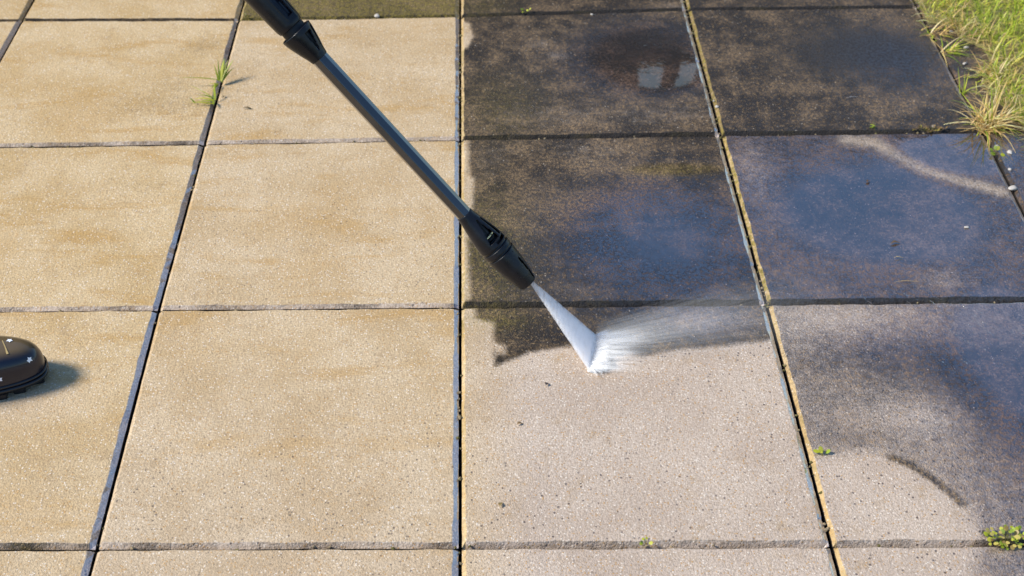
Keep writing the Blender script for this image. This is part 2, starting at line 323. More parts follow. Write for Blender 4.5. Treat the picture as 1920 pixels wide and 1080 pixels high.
for q in range(-3, 5):
    for c in range(-1, 6):
        vis = -1 <= q <= 3 and 0 <= c <= 4
        if c >= 5 and q < 2: continue
        make_slab(c, q, 64 if vis and (c >= 2 or q in (-1,)) else 34 if vis else 6)

# the ground the patio lies in
LAWN = [(1.0293, 1.1978), (1.0150, 1.0523), (1.0117, 0.9284), (1.0584, 0.9152), (1.0615, 0.8633), (1.0997, 0.8165), (1.0960, 0.7542), (1.0551, 0.6909), (1.0617, 0.6244), (1.0769, 0.5581), (1.0975, 0.4904), (1.0934, 0.3989), (1.1065, 0.2620), (1.1555, 0.1351), (3.0, -.6), (3.0, 3.2), (.45, 3.2), (.75, 2.0)]
gnd = mesh('ground', [(-40, -40, -.06), (40, -40, -.06), (40, 40, -.06), (-40, 40, -.06)], [(0, 1, 2, 3)])
g = G('ground_turf'); tcn = g.n('ShaderNodeTexCoord').outputs['Object']
tag(link('ground', gnd, g.set(Base_Color=g.mix(g.noise(tcn, 3, 5), (.05, .06, .02), (.09, .10, .03)), Roughness=.95)), kind='structure')

# ---------------------------------------------------------------- garage whose dark wall and eave show in the wet slabs
def box(bm, a, b):
    r_ = bmesh.ops.create_cube(bm, size=1)
    for v in r_['verts']: v.co = Vector([(a[i]+b[i])/2 + v.co[i]*(b[i]-a[i]) for i in range(3)])
def boxmesh(name, a, b, bev=0):
    bm = bmesh.new(); box(bm, a, b)
    if bev: bmesh.ops.bevel(bm, geom=bm.edges[:], offset=bev, segments=2, affect='EDGES')
    return from_bm(name, bm)
g = G('dark_timber'); tcn = g.n('ShaderNodeTexCoord').outputs['Object']
M_TIMB = g.set(Base_Color=g.mix(g.noise(tcn, 9, 5), (.035, .022, .014), (.075, .05, .03)), Roughness=.8)
M_ROOF = G('dark_roof').set(Base_Color=(.05, .04, .035), Roughness=.8)
M_PANE = G('frosted_pane').set(Base_Color=(.9, .9, .9), Roughness=.3)
house = tag(bpy.data.objects.new('garden_shed', None), 'long dark timber garden shed seen only reflected in the wet slabs', 'shed'); scn.collection.objects.link(house); house.location = (-1.0, 5.0, -.06)
bm = bmesh.new()
for k in range(21):
    z0 = .1+k*.125; box(bm, (-4, 0, z0), (3.3, .03, z0+.118))
link('boards', from_bm('boards', bm), M_TIMB, house); house.children[0]['kind'] = 'stuff'
link('wall', boxmesh('wall', (-4, .033, 0), (3.3, 3.2, 2.79)), M_TIMB, house)
link('roof', boxmesh('roof', (-4.3, -.2, 2.793), (3.6, 3.5, 2.88)), M_ROOF, house)
for xa, wa in ((1.905, .11), (2.10, .095)):
    pn = link('window', boxmesh('window', (xa, -.02, 2.515), (xa+wa, -.003, 2.635)), M_PANE, house)

# ---------------------------------------------------------------- pressure washer lance
AX = Vector((-.63786, .20358, .74276)).normalized(); NZ = Vector((.10279, -.09173, .12363)); CAM = Vector((.0505, -1.67956, 1.43015))
vv = (CAM-NZ); E1 = (vv - AX*vv.dot(AX)).normalized(); E2 = AX.cross(E1).normalized()
if E2.dot(r) < 0: E2 = -E2
def LP(s, rad, th): return AX*s + (E1*math.cos(th) + E2*math.sin(th))*rad     # th = 0 faces the camera side, + to the upper right
def lathe(name, prof, seg=72, holes=(), thick=0.0, mat=None, parent=None, dens=.0022, ridges=None, smooth=True):
    st = []
    for (s0, r0), (s1, r1) in zip(prof, prof[1:]):
        L = math.hypot(s1-s0, r1-r0); k = max(1, int(L/dens))
        st += [(s0+(s1-s0)*i/k, r0+(r1-r0)*i/k) for i in range(k)]
    st.append(prof[-1])
    verts, faces = [], []
    for s, rad in st:
        for k in range(seg):
            th = 2*math.pi*k/seg - math.pi
            rr = rad*(1+(ridges(s, th) if ridges else 0))
            verts.append(LP(s, rr, th))
    for i in range(len(st)-1):
        sm = (st[i][0]+st[i+1][0])/2
        for k in range(seg):
            thm = 360*(k+.5)/seg - 180; skip = False
            for hsel in holes:
                s0, s1, t0, t1 = hsel[:4]
                if s0 <= sm <= s1:
                    q = (sm-s0)/(s1-s0); tp0, tp1 = (hsel[4], hsel[5]) if len(hsel) > 4 else (t0, t1)
                    if t0+(tp0-t0)*q <= thm <= t1+(tp1-t1)*q: skip = True
            if not skip: faces.append((i*seg+k, i*seg+(k+1) % seg, (i+1)*seg+(k+1) % seg, (i+1)*seg+k))
    me = mesh(name, verts, faces, smooth)
    o = link(name, me, mat, parent)
    if thick:
        m = o.modifiers.new('wall', 'SOLIDIFY'); m.thickness = thick; m.offset = -1
        m2 = o.modifiers.new('edge', 'BEVEL'); m2.width = .0004; m2.segments = 1; m2.limit_method = 'ANGLE'; m2.angle_limit = math.radians(40)
    return o
def plastic(name, col, rough, bump=.25, coat=0):
    g = G(name); tcn = g.n('ShaderNodeTexCoord').outputs['Object']
    nz = g.noise(tcn, 900, 2, .6); n2 = g.noise(tcn, 40, 3, .6)
    return g.set(Base_Color=g.mix(g.step(n2, .45, .75), col, tuple(c_*1.8 for c_ in col)), Specular_IOR_Level=.3, Roughness=g.step(n2, .3, .7, rough*.85, rough*1.2), Normal=g.bump(nz, bump, .0003), Coat_Weight=coat, Coat_Roughness=.12)
M_PL = plastic('black_plastic', (.005, .0055, .008), .30); M_TUBE = plastic('black_tube', (.006, .006, .008), .16, .02, 1.0); M_TUBE.node_tree.nodes['Principled BSDF'].inputs['Coat IOR'].default_value = 1.7; M_IN = plastic('inner_black', (.008, .008, .009), .5)
M_BRASS = G('brass').set(Base_Color=(.75, .58, .28), Metallic=1.0, Roughness=.25)
lance = tag(bpy.data.objects.new('pressure_washer_lance', None), 'black plastic pressure washer lance held slanting above the patio, nozzle down', 'pressure washer'); scn.collection.objects.link(lance); lance.location = NZ
P_ = .00083
grooves = [(82*P_, .0), (97*P_, .0)]
prof = [(.5*P_, .0045), (0, .012), (0, 17*P_), (4*P_, 18.5*P_), (20*P_, 22*P_), (45*P_, 25.6*P_), (70*P_, 27.8*P_), (79*P_, 28.3*P_), (80*P_, 25.5*P_), (84*P_, 25.5*P_), (85*P_, 28.5*P_), (94*P_, 28.5*P_), (95*P_, 25.5*P_), (99*P_, 25.5*P_), (100*P_, 28.2*P_), (110*P_, 27.5*P_), (125*P_, 25.5*P_), (150*P_, 20.8*P_), (168*P_, 17*P_), (180*P_, 15.6*P_)]
nozzle = lathe('nozzle', prof, 96, [(3*P_, 56*P_, 52, 68, 40, 51), (110*P_, 160*P_, -8, 46, 22, 32), (112*P_, 158*P_, 58, 92, 56, 68), (101*P_, 109*P_, 14, 80)], .0022, M_PL, lance, .0012)
lathe('nozzle_core', [(2*P_, .001), (2*P_, .0105), (60*P_, .0165), (108*P_, .017), (108*P_, .0115), (112*P_, .0115), (112*P_, .0128), (118*P_, .0128), (118*P_, .0098), (176*P_, .0098)], 48, (), 0, M_IN, lance)
lathe('clip_ring', [(119*P_, .0136), (120*P_, .0148), (122*P_, .0148), (123*P_, .0136)], 48, (), 0, M_BRASS, lance, .0005)
def seam(s, th):
    q = (math.degrees(th)-58+22.5) % 45 - 22.5          # eight soft flats round the tube
    return min(0, .94/math.cos(math.radians(q))-1) + .015*math.exp(-((math.degrees(th)-62)/1.5)**2)
lathe('tube', [(166*P_, .0124), (.30, .01255), (.478, .0129)], 120, (), 0, M_TUBE, lance, .02, seam)
# collar behind the tube
lathe('collar', [(.462, .0133), (.470, .0150), (.482, .0185), (.495, .0218), (.504, .0238), (.511, .0246), (.5118, .0236)], 96,
      [(.472, .503, 24, 34, 18, 50), (.476, .505, 58, 66, 60, 86), (.478, .505, -120, -100)], .0022, M_PL, lance, .0012)
lathe('collar_core', [(.466, .0115), (.500, .0135), (.506, .018), (.524, .0178)], 48, (), 0, M_IN, lance)
barrel = lathe('barrel', [(.5195, .010), (.5193, .0165), (.521, .0195), (.526, .0208), (.54, .0214), (.57, .0222), (.62, .0235), (.66, .0245), (.72, .0235), (.78, .0205), (.80, .018)], 96,
      [(.535, .60, 20, 44, 2, 44), (.537, .557, 58, 66), (.561, .60, 58, 66), (.545, .60, 88, 100)], .0024, M_PL, lance, .0016,
      lambda s, th: .06*math.exp(-((math.degrees(th)-51)/8.0)**2) + .05*math.exp(-((math.degrees(th)-8-(s-.55)*-100)/3.0)**2)*(1 if s > .53 else 0))
lathe('barrel_core', [(.52, .0150), (.60, .0165), (.80, .0150), (.95, .0145)], 48, (), 0, plastic('glossy_core', (.010, .012, .018), .25), lance)
# trigger grip, above the frame
gb = bmesh.new(); box(gb, (-.02, -.02, 0), (.02, .02, .16)); bmesh.ops.bevel(gb, geom=gb.edges[:], offset=.008, segments=3, affect='EDGES')
go = link('grip', from_bm('grip', gb, True), M_PL, lance); go.location = AX*.93; go.rotation_euler = (math.radians(20), math.radians(-70), 0)
# beads of water clinging to the nozzle
gw = G('water'); M_WATER = gw.set(Base_Color=(1, 1, 1), Roughness=.02, IOR=1.33, Transmission_Weight=1.0)
def bead_mesh(r_, flat=.5):
    bm = bmesh.new(); bmesh.ops.create_uvsphere(bm, u_segments=10, v_segments=6, radius=r_)
    for v in bm.verts: v.co.z *= flat
    return from_bm('water_bead', bm, True)
bm_ = bead_mesh(.0009)
for s_, th_ in ((.012, 40), (.02, 48), (.016, 10), (.034, 36), (.05, 12), (.06, 42), (.075, 30), (.03, -6), (.045, 52)):
    rad = np.interp(s_, [a for a, _ in prof[2:]], [b for _, b in prof[2:]])
    th = math.radians(th_); nrm = E1*math.cos(th)+E2*math.sin(th)
    b_ = link('water_bead', bm_, M_WATER, lance); b_.location = LP(s_, rad, th); b_.rotation_euler = nrm.to_track_quat('Z', 'Y').to_euler(); b_.scale = [random.uniform(.6, 1.2)]*3

# grit, sand and moss crumbs washed into the joints
bm = bmesh.new()
for _ in range(260):
    if rd0.random() < .6: c = rd0.choice([1, 2, 2, 3, 3, 3, 4]); a, b = NODE[(c, rd0.choice([0, 1, 2]))], None; qq = rd0.randrange(-1, 4); a, b = NODE[(c, qq)], NODE[(c, qq+1)]
    else: c = rd0.randrange(0, 5); qq = rd0.randrange(0, 4); a, b = NODE[(c, qq)], NODE[(c+1, qq)]
    t = rd0.betavariate(.8, .8); x = a[0]+(b[0]-a[0])*t + rd0.gauss(0, .0018); y = a[1]+(b[1]-a[1])*t + rd0.gauss(0, .0018)
    res = bmesh.ops.create_icosphere(bm, subdivisions=1, radius=rd0.uniform(.0012, .0030))
    for v in res['verts']: v.co = Vector((v.co.x*rd0.uniform(.7, 1.5)+x, v.co.y*rd0.uniform(.7, 1.2)+y, v.co.z*.7-rd0.uniform(.002, .005)))
g = G('joint_grit'); tcn = g.n('ShaderNodeTexCoord').outputs['Object']
tag(link('joint_grit', from_bm('joint_grit', bm), g.set(Base_Color=g.mix(g.step(g.noise(tcn, 25, 3), .42, .58), (.10, .085, .02), (.24, .18, .10)), Roughness=.9), patio), kind='stuff')

# ---------------------------------------------------------------- jet and splash
def spray_material(name, stretch, hard=1.0):
    g = G(name); uv = g.n('ShaderNodeUVMap').outputs[0]
    mp = g.n('ShaderNodeMapping'); g.put(mp.inputs[0], uv); mp.inputs['Scale'].default_value = (stretch, 1.2, 1)
    nz = g.noise(mp.outputs[0], 1.0, 4, .6)
    al = g.attr('alpha').outputs['Fac']
    a = g.math('MULTIPLY', al, g.step(nz, .30, .62, 1-hard, 1.0), clamp=True)
    tr = g.n('ShaderNodeBsdfTransparent'); di = g.n('ShaderNodeBsdfDiffuse'); tl = g.n('ShaderNodeBsdfTranslucent')
    nv_ = g.n('ShaderNodeCombineXYZ'); nv_.inputs[0].default_value = -.35; nv_.inputs[1].default_value = -.1; nv_.inputs[2].default_value = .93; g.put(di.inputs['Normal'], nv_.outputs[0])   # drops scatter evenly whatever way the sheet faces
    nw_ = g.n('ShaderNodeCombineXYZ'); nw_.inputs[0].default_value = .35; nw_.inputs[1].default_value = .1; nw_.inputs[2].default_value = -.93; g.put(tl.inputs['Normal'], nw_.outputs[0])
    di.inputs[0].default_value = tl.inputs[0].default_value = (.93, .95, .98, 1)
    m1 = g.n('ShaderNodeMixShader'); m1.inputs[0].default_value = .5; g.put(m1.inputs[1], di.outputs[0]); g.put(m1.inputs[2], tl.outputs[0])
    m2 = g.n('ShaderNodeMixShader'); g.put(m2.inputs[0], a); g.put(m2.inputs[1], tr.outputs[0]); g.put(m2.inputs[2], m1.outputs[0])
    g.put(g.out.inputs[0], m2.outputs[0]); return g.m
M_JET = spray_material('jet_water', 7, .16); M_SPL = spray_material('splash_water', 14, .8); M_STREAK = spray_material('streak_water', 1, 0.0)
def setuv(me, uvs):
    ul = me.uv_layers.new(name='UVMap'); li = np.empty(len(me.loops), int); me.loops.foreach_get('vertex_index', li)
    ul.data.foreach_set('uv', np.asarray(uvs, dtype=np.float32)[li].ravel())
TIP = NZ + (E2*6 + AX*2)*P_
A0 = Vector((*(0.2135, -0.0842), .003)); B0 = Vector((*(0.1989, -0.1633), .003))
side = (B0-A0).normalized(); fl = ((A0+B0)/2-TIP).normalized(); nn = fl.cross(side).normalized(); WID = (A0-B0).length
def fog(name, dens, aniso, streak=None, col=(.99, .99, 1.0)):
    g = G(name); g.nt.nodes.remove(g.bsdf); pv = g.n('ShaderNodeVolumePrincipled')
    pv.inputs['Color'].default_value = (*col, 1); pv.inputs['Anisotropy'].default_value = aniso
    if streak:
        tcn = g.n('ShaderNodeTexCoord').outputs['Object']; mp = g.n('ShaderNodeMapping', vector_type='TEXTURE'); g.put(mp.inputs[0], tcn)
        mp.inputs['Rotation'].default_value = streak[0]; mp.inputs['Scale'].default_value = streak[1]
        g.put(pv.inputs['Density'], g.math('MULTIPLY', g.step(g.noise(mp.outputs[0], 1.0, 3, .6), streak[2], streak[3]), dens))
    else: pv.inputs['Density'].default_value = dens
    g.nt.links.new(pv.outputs[0], g.out.inputs['Volume']); return g.m
# the jet is a flat fan of dense droplets: a closed lens-shaped body filled with scattering water dust
nu, nv = 32, 24; V, F = [], []
for i in range(nv+1):
    v = i/nv; hw = .0030 + WID*.5*v**.95; th = .0024+.0052*v; mid = TIP.lerp((A0+B0)/2, v)
    for k in range(nu):
        a = 2*math.pi*k/nu
        V.append(mid + side*math.cos(a)*hw*(1+.01*math.sin(v*23+k)) + nn*math.sin(a)*th)
for i in range(nv):
    for k in range(nu): F.append((i*nu+k, i*nu+(k+1) % nu, (i+1)*nu+(k+1) % nu, (i+1)*nu+k))
F.append(tuple(range(nu-1, -1, -1))); F.append(tuple(nv*nu+k for k in range(nu)))
jet = tag(link('water_jet', mesh('water_jet', V, F, True), fog('jet_spray', 150, 0.0, ((0, 0, 0), (.004, .004, .03), .25, .55))), 'white fan of water shooting from the nozzle onto the slab', 'water jet')

V, F, UVs, AL = [], [], [], []
def strip(p0, d, L, wd, up, a0, curve, seg=8, uo=0.0, grow=1.0, flat=None):
    d = d.normalized(); sd_ = flat if flat is not None else d.cross(Vector((0, 0, 1))).normalized(); b0 = len(V)
    for i in range(seg+1):
        t = i/seg; c_ = p0 + d*L*t + Vector((0, 0, up*L*t - curve*L*t*t)); c_.z = max(c_.z, .0015)
        w_ = wd*(1+grow*t)
        for e_ in (-1, 0, 1):
            V.append(c_ + sd_*e_*w_); UVs.append((uo+e_*.5, t*3)); AL.append(a0*(0 if e_ else 1)*(1-t)**1.2)
    for i in range(seg):
        for k in (0, 1): a = b0+i*3+k; F.append((a, a+1, a+4, a+3))
rd = random.Random(3)
for k in range(480):
    t = rd.random(); p0 = A0.lerp(B0, t); p0.x += rd.uniform(-.004, .006); p0.z = rd.uniform(.001, .010)
    ang = math.radians(rd.gauss(7-9*t, 2.0))
    d = Vector((math.cos(ang), math.sin(ang), 0))
    L = (rd.uniform(.015, .07) if rd.random() < .75 else rd.uniform(.05, .13))*(1.05-.25*t)
    if .52 < t < .62 or .74 < t < .78: L *= .55
    strip(p0, d, L, rd.uniform(.0006, .0022), rd.uniform(.005, .05), rd.uniform(.10, .36), rd.uniform(.02, .2), uo=rd.uniform(0, 50))
# boiling foam where the water hits: short fat strips
for k in range(620):
    t = rd.random(); p0 = A0.lerp(B0, t); p0.x += rd.uniform(-.006, .008); p0.z = rd.uniform(.001, .010)
    ang = math.radians(rd.gauss(0, 32)); strip(p0, Vector((math.cos(ang), math.sin(ang), 0)), rd.uniform(.008, .026), rd.uniform(.0012, .0032), rd.uniform(.05, .5), .95, .3, seg=4, uo=rd.uniform(0, 50))
# soft wide veils that merge the streaks into one plume
for k in range(110):
    t = rd.random(); p0 = A0.lerp(B0, t); p0.z = rd.uniform(.002, .014)
    ang = math.radians(rd.gauss(9-10*t, 2)); strip(p0, Vector((math.cos(ang), math.sin(ang), 0)), rd.uniform(.03, .11)*(1.05-.45*t), rd.uniform(.003, .007), rd.uniform(.02, .05), rd.uniform(.05, .13), .05, seg=8, uo=rd.uniform(0, 50), grow=1.2)
me = mesh('water_splash', V, F, True); fattr(me, 'alpha', AL); setuv(me, UVs)
tag(link('water_splash', me, M_STREAK), 'white streaks of water splashing sideways off the slab where the jet lands', 'water splash')
# thin mist carried along the slab
V, F, UVs, AL = [], [], [], []
for layer in range(5):
    b0 = len(V); z0 = .006+.008*layer
    for i in range(31):
        t = i/30; L = .42
        for k in range(21):
            q = k/20; st = A0.lerp(B0, q*.9); ang = math.radians(12-8*q)
            p_ = st + Vector((math.cos(ang)*L*t, math.sin(ang)*L*t, z0+(.02*layer)*t)); V.append(p_)
            UVs.append((q*1.2+layer*.7, t*2.2+layer)); AL.append(.09*math.sin(math.pi*min(1, q*1.0+.001))**.8*(1-t)**1.6*min(1, t*14+.3))
    for i in range(30):
        for k in range(20): a = b0+i*21+k; F.append((a, a+1, a+22, a+21))
me = mesh('water_mist', V, F, True); fattr(me, 'alpha', AL); setuv(me, UVs)
tag(link('water_mist', me, M_SPL), kind='stuff')
V, F = [], []
# flying drops on the right
for k in range(110):
    x0, y0 = (0.7911, -0.1049); px_ = x0+rd.gauss(0, .07); py_ = y0+rd.gauss(0, .055); z0 = rd.uniform(.004, .05)
    d = Vector((rd.uniform(.7, 1), -rd.uniform(.7, 1.1), -.2)).normalized(); L = rd.uniform(.004, .012); w_ = rd.uniform(.0003, .0006)
    c_ = Vector((px_, py_, z0)); s_ = d.cross(Vector((0, 0, 1))).normalized(); n_ = s_.cross(d); b0 = len(V)
    V += [c_-d*L, c_+s_*w_, c_+n_*w_, c_-s_*w_, c_-n_*w_, c_+d*L]
    F += [(b0, b0+1, b0+2), (b0, b0+2, b0+3), (b0, b0+3, b0+4), (b0, b0+4, b0+1), (b0+5, b0+2, b0+1), (b0+5, b0+3, b0+2), (b0+5, b0+4, b0+3), (b0+5, b0+1, b0+4)]
me = mesh('water_droplets', V, F, True)
tag(link('water_droplets', me, M_WATER), kind='stuff')

# ---------------------------------------------------------------- rubber boot
bx, by = (-0.6420, -0.1474)
boot = tag(bpy.data.objects.new('rubber_boot', None), 'glossy dark rubber boot toe with white stars, standing at the left edge', 'boot'); scn.collection.objects.link(boot)
boot.location = (bx, by, 0); boot.rotation_euler = (0, 0, math.radians(14)); boot.scale = (1, 1, 1.07)
def outline(xf, xb, hw, n=64, ex=2.5):
    pts = []
    for k in range(n):
        a = 2*math.pi*k/n; c_, s_ = math.cos(a), math.sin(a)
        x = math.copysign(abs(c_)**(2/ex), c_); y = math.copysign(abs(s_)**(2/ex), s_)
        xx = (xf+xb)/2 + x*(xf-xb)/2
        tt = (xf-xx)/max(1e-6, (xf-xb)); wf = 1.0 - .28*max(0, tt-.32) - .10*math.exp(-((tt-.6)/.12)**2)
        pts.append((xx, y*hw*wf + .006*math.sin(math.pi*min(1, tt*1.2))))
    return pts
def loft(levels, n=64):
    V, F = [], []
    for z, xf, xb, hw, ex in levels: V += [(x, y, z) for x, y in outline(xf, xb, hw, n, ex)]
    for i in range(len(levels)-1):
        for k in range(n): F.append((i*n+k, i*n+(k+1) % n, (i+1)*n+(k+1) % n, (i+1)*n+k))
    return V, F, n
up = [(.016, -.003, -.268, .0455, 2.5), (.024, -.0005, -.270, .047, 2.5), (.034, -.0008, -.270, .0470, 2.45), (.045, -.003, -.268, .0460, 2.4), (.055, -.0085, -.266, .0435, 2.35), (.062, -.018, -.264, .0395, 2.3), (.067, -.032, -.262, .035, 2.3), (.071, -.060, -.260, .0335, 2.3), (.076, -.094, -.258, .033, 2.3), (.086, -.118, -.256, .034, 2.2), (.090, -.126, -.256, .036, 2.1), (.093, -.128, -.258, .038, 2.0), (.094, -.129, -.258, .0385, 2.0)]
V, F, n = loft(up); L0 = (len(up)-1)*n
# open top: inner lining going down
for i, (dz, ins) in enumerate(((0, .004), (-.06, .006))):
    V += [(x, y, .094+dz) for x, y in outline(-.129-ins, -.258+ins, .0385-ins, n, 2.0)]
    for k in range(n): F.append((L0+i*n+k, L0+i*n+(k+1) % n, L0+(i+1)*n+(k+1) % n, L0+(i+1)*n+k))
F.append(tuple(range(len(V)-n, len(V))))
me = mesh('upper', V, F, True)
g = G('brown_navy_rubber'); tcn = g.n('ShaderNodeTexCoord').outputs['Object']; sp = g.n('ShaderNodeSeparateXYZ'); g.put(sp.inputs[0], tcn)
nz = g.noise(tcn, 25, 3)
top = g.step(g.math('ADD', sp.outputs[2], g.math('MULTIPLY', g.math('ADD', sp.outputs[1], g.math('MULTIPLY', nz, .012)), .55)), .047, .066)  # navy below, blending to brown towards the top
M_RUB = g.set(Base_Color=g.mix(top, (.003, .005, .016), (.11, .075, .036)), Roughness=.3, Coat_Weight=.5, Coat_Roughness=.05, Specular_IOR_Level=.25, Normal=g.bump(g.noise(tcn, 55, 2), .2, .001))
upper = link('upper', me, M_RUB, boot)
sub = upper.modifiers.new('smooth', 'SUBSURF'); sub.levels = sub.render_levels = 1
M_SOLE = plastic('sole_rubber', (.006, .006, .008), .3, .1, .3)
V, F, n = loft([(.010, -.004, -.262, .043, 2.6), (.011, .0005, -.266, .0465, 2.6), (.0145, .0022, -.268, .0485, 2.6), (.0165, .0022, -.268, .0485, 2.6), (.018, -.0005, -.266, .046, 2.6)])
F.append(tuple(range(n-1, -1, -1))); link('sole', mesh('sole', V, F, True), M_SOLE, boot)
V, F, n = loft([(.0205, .0005, -.268, .0470, 2.55), (.0215, .0020, -.269, .0486, 2.55), (.0235, .0020, -.269, .0486, 2.55), (.0248, .0002, -.269, .0470, 2.5)])
link('welt', mesh('welt', V, F, True), M_SOLE, boot)
lug = boxmesh('tread_lug', (-.009, -.012, 0), (.009, .012, .0105), .0012)
for i in range(9):
    xx = -.016-.0275*i; hw = .043*(min(1, math.sqrt((i+.55)/2.2)))*(.8 if i > 4 else 1)
    for sgn in (-1, 1):
        o = link('tread_lug', lug, M_SOLE, boot); o.location = (xx, sgn*(hw-.013)+.003, 0)
# seam band and printed stars, laid on the surface
bm = bmesh.new(); bm.from_mesh(upper.data)
bmesh.ops.subdivide_edges(bm, edges=bm.edges[:], cuts=1, smooth=0); tree = BVHTree.FromBMesh(bm)
def decal(name, pts2, ctr, mat, spin, eps=.0007, div=3):
    loc, nr, _, _ = tree.find_nearest(Vector(ctr)); nr = nr.normalized()
    t1 = nr.cross(Vector((0, 1, 0))).normalized(); t2 = nr.cross(t1)
    b = bmesh.new(); vs = [b.verts.new((math.cos(spin)*x-math.sin(spin)*y, math.sin(spin)*x+math.cos(spin)*y, 0)) for x, y in pts2]
    c0 = b.verts.new((0, 0, 0))
    for i in range(len(vs)): b.faces.new((c0, vs[i], vs[(i+1) % len(vs)]))
    bmesh.ops.subdivide_edges(b, edges=b.edges[:], cuts=div)
    for v in b.verts:
        w_ = loc + t1*v.co.x + t2*v.co.y; q, n_, _, _ = tree.find_nearest(w_); v.co = q + n_*eps*(1 if n_.dot(nr) > 0 else -1)
    return link(name, from_bm(name, b, True), mat, boot)
def star(r0, r1=.42, k=5):
    rr = [(r0*rd0.uniform(.75, 1.1) if i % 2 == 0 else r0*r1*rd0.uniform(.8, 1.3)) for i in range(2*k)]      # hand-printed, never quite regular
    return [(rr[i]*math.cos(math.pi*i/k), rr[i]*math.sin(math.pi*i/k)) for i in range(2*k)]
M_WHITE = G('white_print').set(Base_Color=(.78, .80, .84), Roughness=.3, Coat_Weight=.5, Coat_Roughness=.1)
M_TAN = G('tan_print').set(Base_Color=(.42, .30, .12), Roughness=.35)
for ctr, spin in (((-.043, .010, .066), .3), ((-.020, -.018, .050), .9), ((-.063, -.050, .040), .5), ((-.080, -.020, .066), 1.2), ((-.078, .020, .075), .2), ((-.11, -.050, .045), .7), ((-.018, .030, .050), 0), ((-.15, -.045, .09), .4), ((-.22, -.045, .09), .1), ((-.2, -.045, .05), .8)):
    decal('star', star(.0056, .50, 5), ctr, M_WHITE, spin)
decal('stripe', [(-.016, -.0006), (.016, -.0016), (.016, .0016), (-.016, .0006)], (-.050, -.004, .064), M_TAN, math.pi/2+.25)
bm.free()

# ---------------------------------------------------------------- plants
def leaf_mat(name):
    g = G(name); c_ = g.attr('tint').outputs['Color']
    di = g.bsdf; g.set(Base_Color=c_, Roughness=.45)
    tl = g.n('ShaderNodeBsdfTranslucent'); g.put(tl.inputs[0], c_)
    m1 = g.n('ShaderNodeMixShader'); m1.inputs[0].default_value = .38; g.put(m1.inputs[1], di.outputs[0]); g.put(m1.inputs[2], tl.outputs[0])
    g.put(g.out.inputs[0], m1.outputs[0]); return g.m
M_LEAF = leaf_mat('grass_blade')
def blades(bases, heading, length, width, lift, droop, cols, seg=4):
    """vectorised ribbons: bases (n,3); heading angle; lift = starting elevation; droop = bend over the length"""
    n_ = len(bases); ts = np.linspace(0, 1, seg+1)
    h = np.stack([np.cos(heading), np.sin(heading), 0*heading], 1); sd_ = np.stack([-np.sin(heading), np.cos(heading), 0*heading], 1)
    P = np.array(bases, float); out = np.zeros((n_, seg+1, 2, 3))
    for i, t in enumerate(ts):
        w_ = width*(1-t**1.6)*(.6+.4*min(1, t*4))+.0001
        out[:, i, 0] = P - sd_*w_[:, None]/2; out[:, i, 1] = P + sd_*w_[:, None]/2
        if i < seg:
            el = lift - droop*t; st = length/seg
            P = P + (h*np.cos(el)[:, None] + np.array([0, 0, 1])*np.sin(el)[:, None])*st[:, None]
            P[:, 2] = np.maximum(P[:, 2], .0015)
    v = out.reshape(-1, 3); base = (np.arange(n_)*(seg+1)*2)[:, None]
    fs = []
    for i in range(seg): a = base + i*2; fs.append(np.concatenate([a, a+1, a+3, a+2], 1))
    fcs = np.stack(fs, 1).reshape(-1, 4)
    me = bpy.data.meshes.new('blades'); me.vertices.add(len(v)); me.vertices.foreach_set('co', v.astype(np.float32).ravel())
    me.loops.add(fcs.size); me.loops.foreach_set('vertex_index', fcs.astype(np.int32).ravel())
    me.polygons.add(len(fcs)); me.polygons.foreach_set('loop_start', (np.arange(len(fcs))*4).astype(np.int32)); me.polygons.foreach_set('loop_total', np.full(len(fcs), 4, np.int32))
    me.polygons.foreach_set('use_smooth', [True]*len(fcs)); me.update(calc_edges=True)
    cattr(me, 'tint', np.repeat(np.concatenate([cols, np.ones((n_, 1))], 1), (seg+1)*2, axis=0))
    return me
GREEN = np.array([(.22, .28, .02), (.30, .35, .025), (.15, .21, .015), (.40, .40, .04), (.46, .41, .09)]); TAN = np.array([(.50, .36, .14), (.42, .28, .10), (.55, .44, .22), (.36, .24, .09)])
def cols_for(n_, ptan, bright=1.0):
    t_ = rng.random(n_) < ptan
    c_ = np.where(t_[:, None], TAN[rng.integers(0, 4, n_)], GREEN[rng.integers(0, 5, n_)])
    return np.minimum(c_*rng.uniform(1.1, 1.9, (n_, 1))*bright, .85)
# lawn soil
soil_v = [(x, y, .003) for x, y in LAWN]
sm_ = mesh('lawn_soil', soil_v + [(x, y, -.05) for x, y in LAWN], [tuple(range(len(LAWN)-1, -1, -1))] + [(i, (i+1) % len(LAWN), (i+1) % len(LAWN)+len(LAWN), i+len(LAWN)) for i in range(len(LAWN))])
g = G('lawn_soil'); tcn = g.n('ShaderNodeTexCoord').outputs['Object']
tag(link('lawn_soil', sm_, g.set(Base_Color=g.mix(g.noise(tcn, 70, 5), (.10, .08, .03), (.28, .24, .08)), Roughness=.9, Normal=g.bump(g.noise(tcn, 160, 4), .8, .004))), kind='structure')
N_ = 90000
xs = rng.uniform(.75, 2.1, N_); ys = rng.uniform(-.5, 1.9, N_); sdist = sdf(xs, ys, LAWN)
keep = sdist > -.004 + rng.normal(0, .006, N_)*0; clump = np.sin(xs*38+np.sin(ys*29)*2)*np.sin(ys*33+np.sin(xs*41)*2)
far_ = (xs > 1.55) | (ys > 1.5)
keep &= (rng.random(N_) < np.clip(.55+.45*clump+.3, .15, 1)) & (~far_ | (rng.random(N_) < .35))
xs, ys, sdist, clump = xs[keep], ys[keep], sdist[keep], clump[keep]; n_ = len(xs)
edge = np.exp(-np.clip(sdist, 0, 1)/.035)
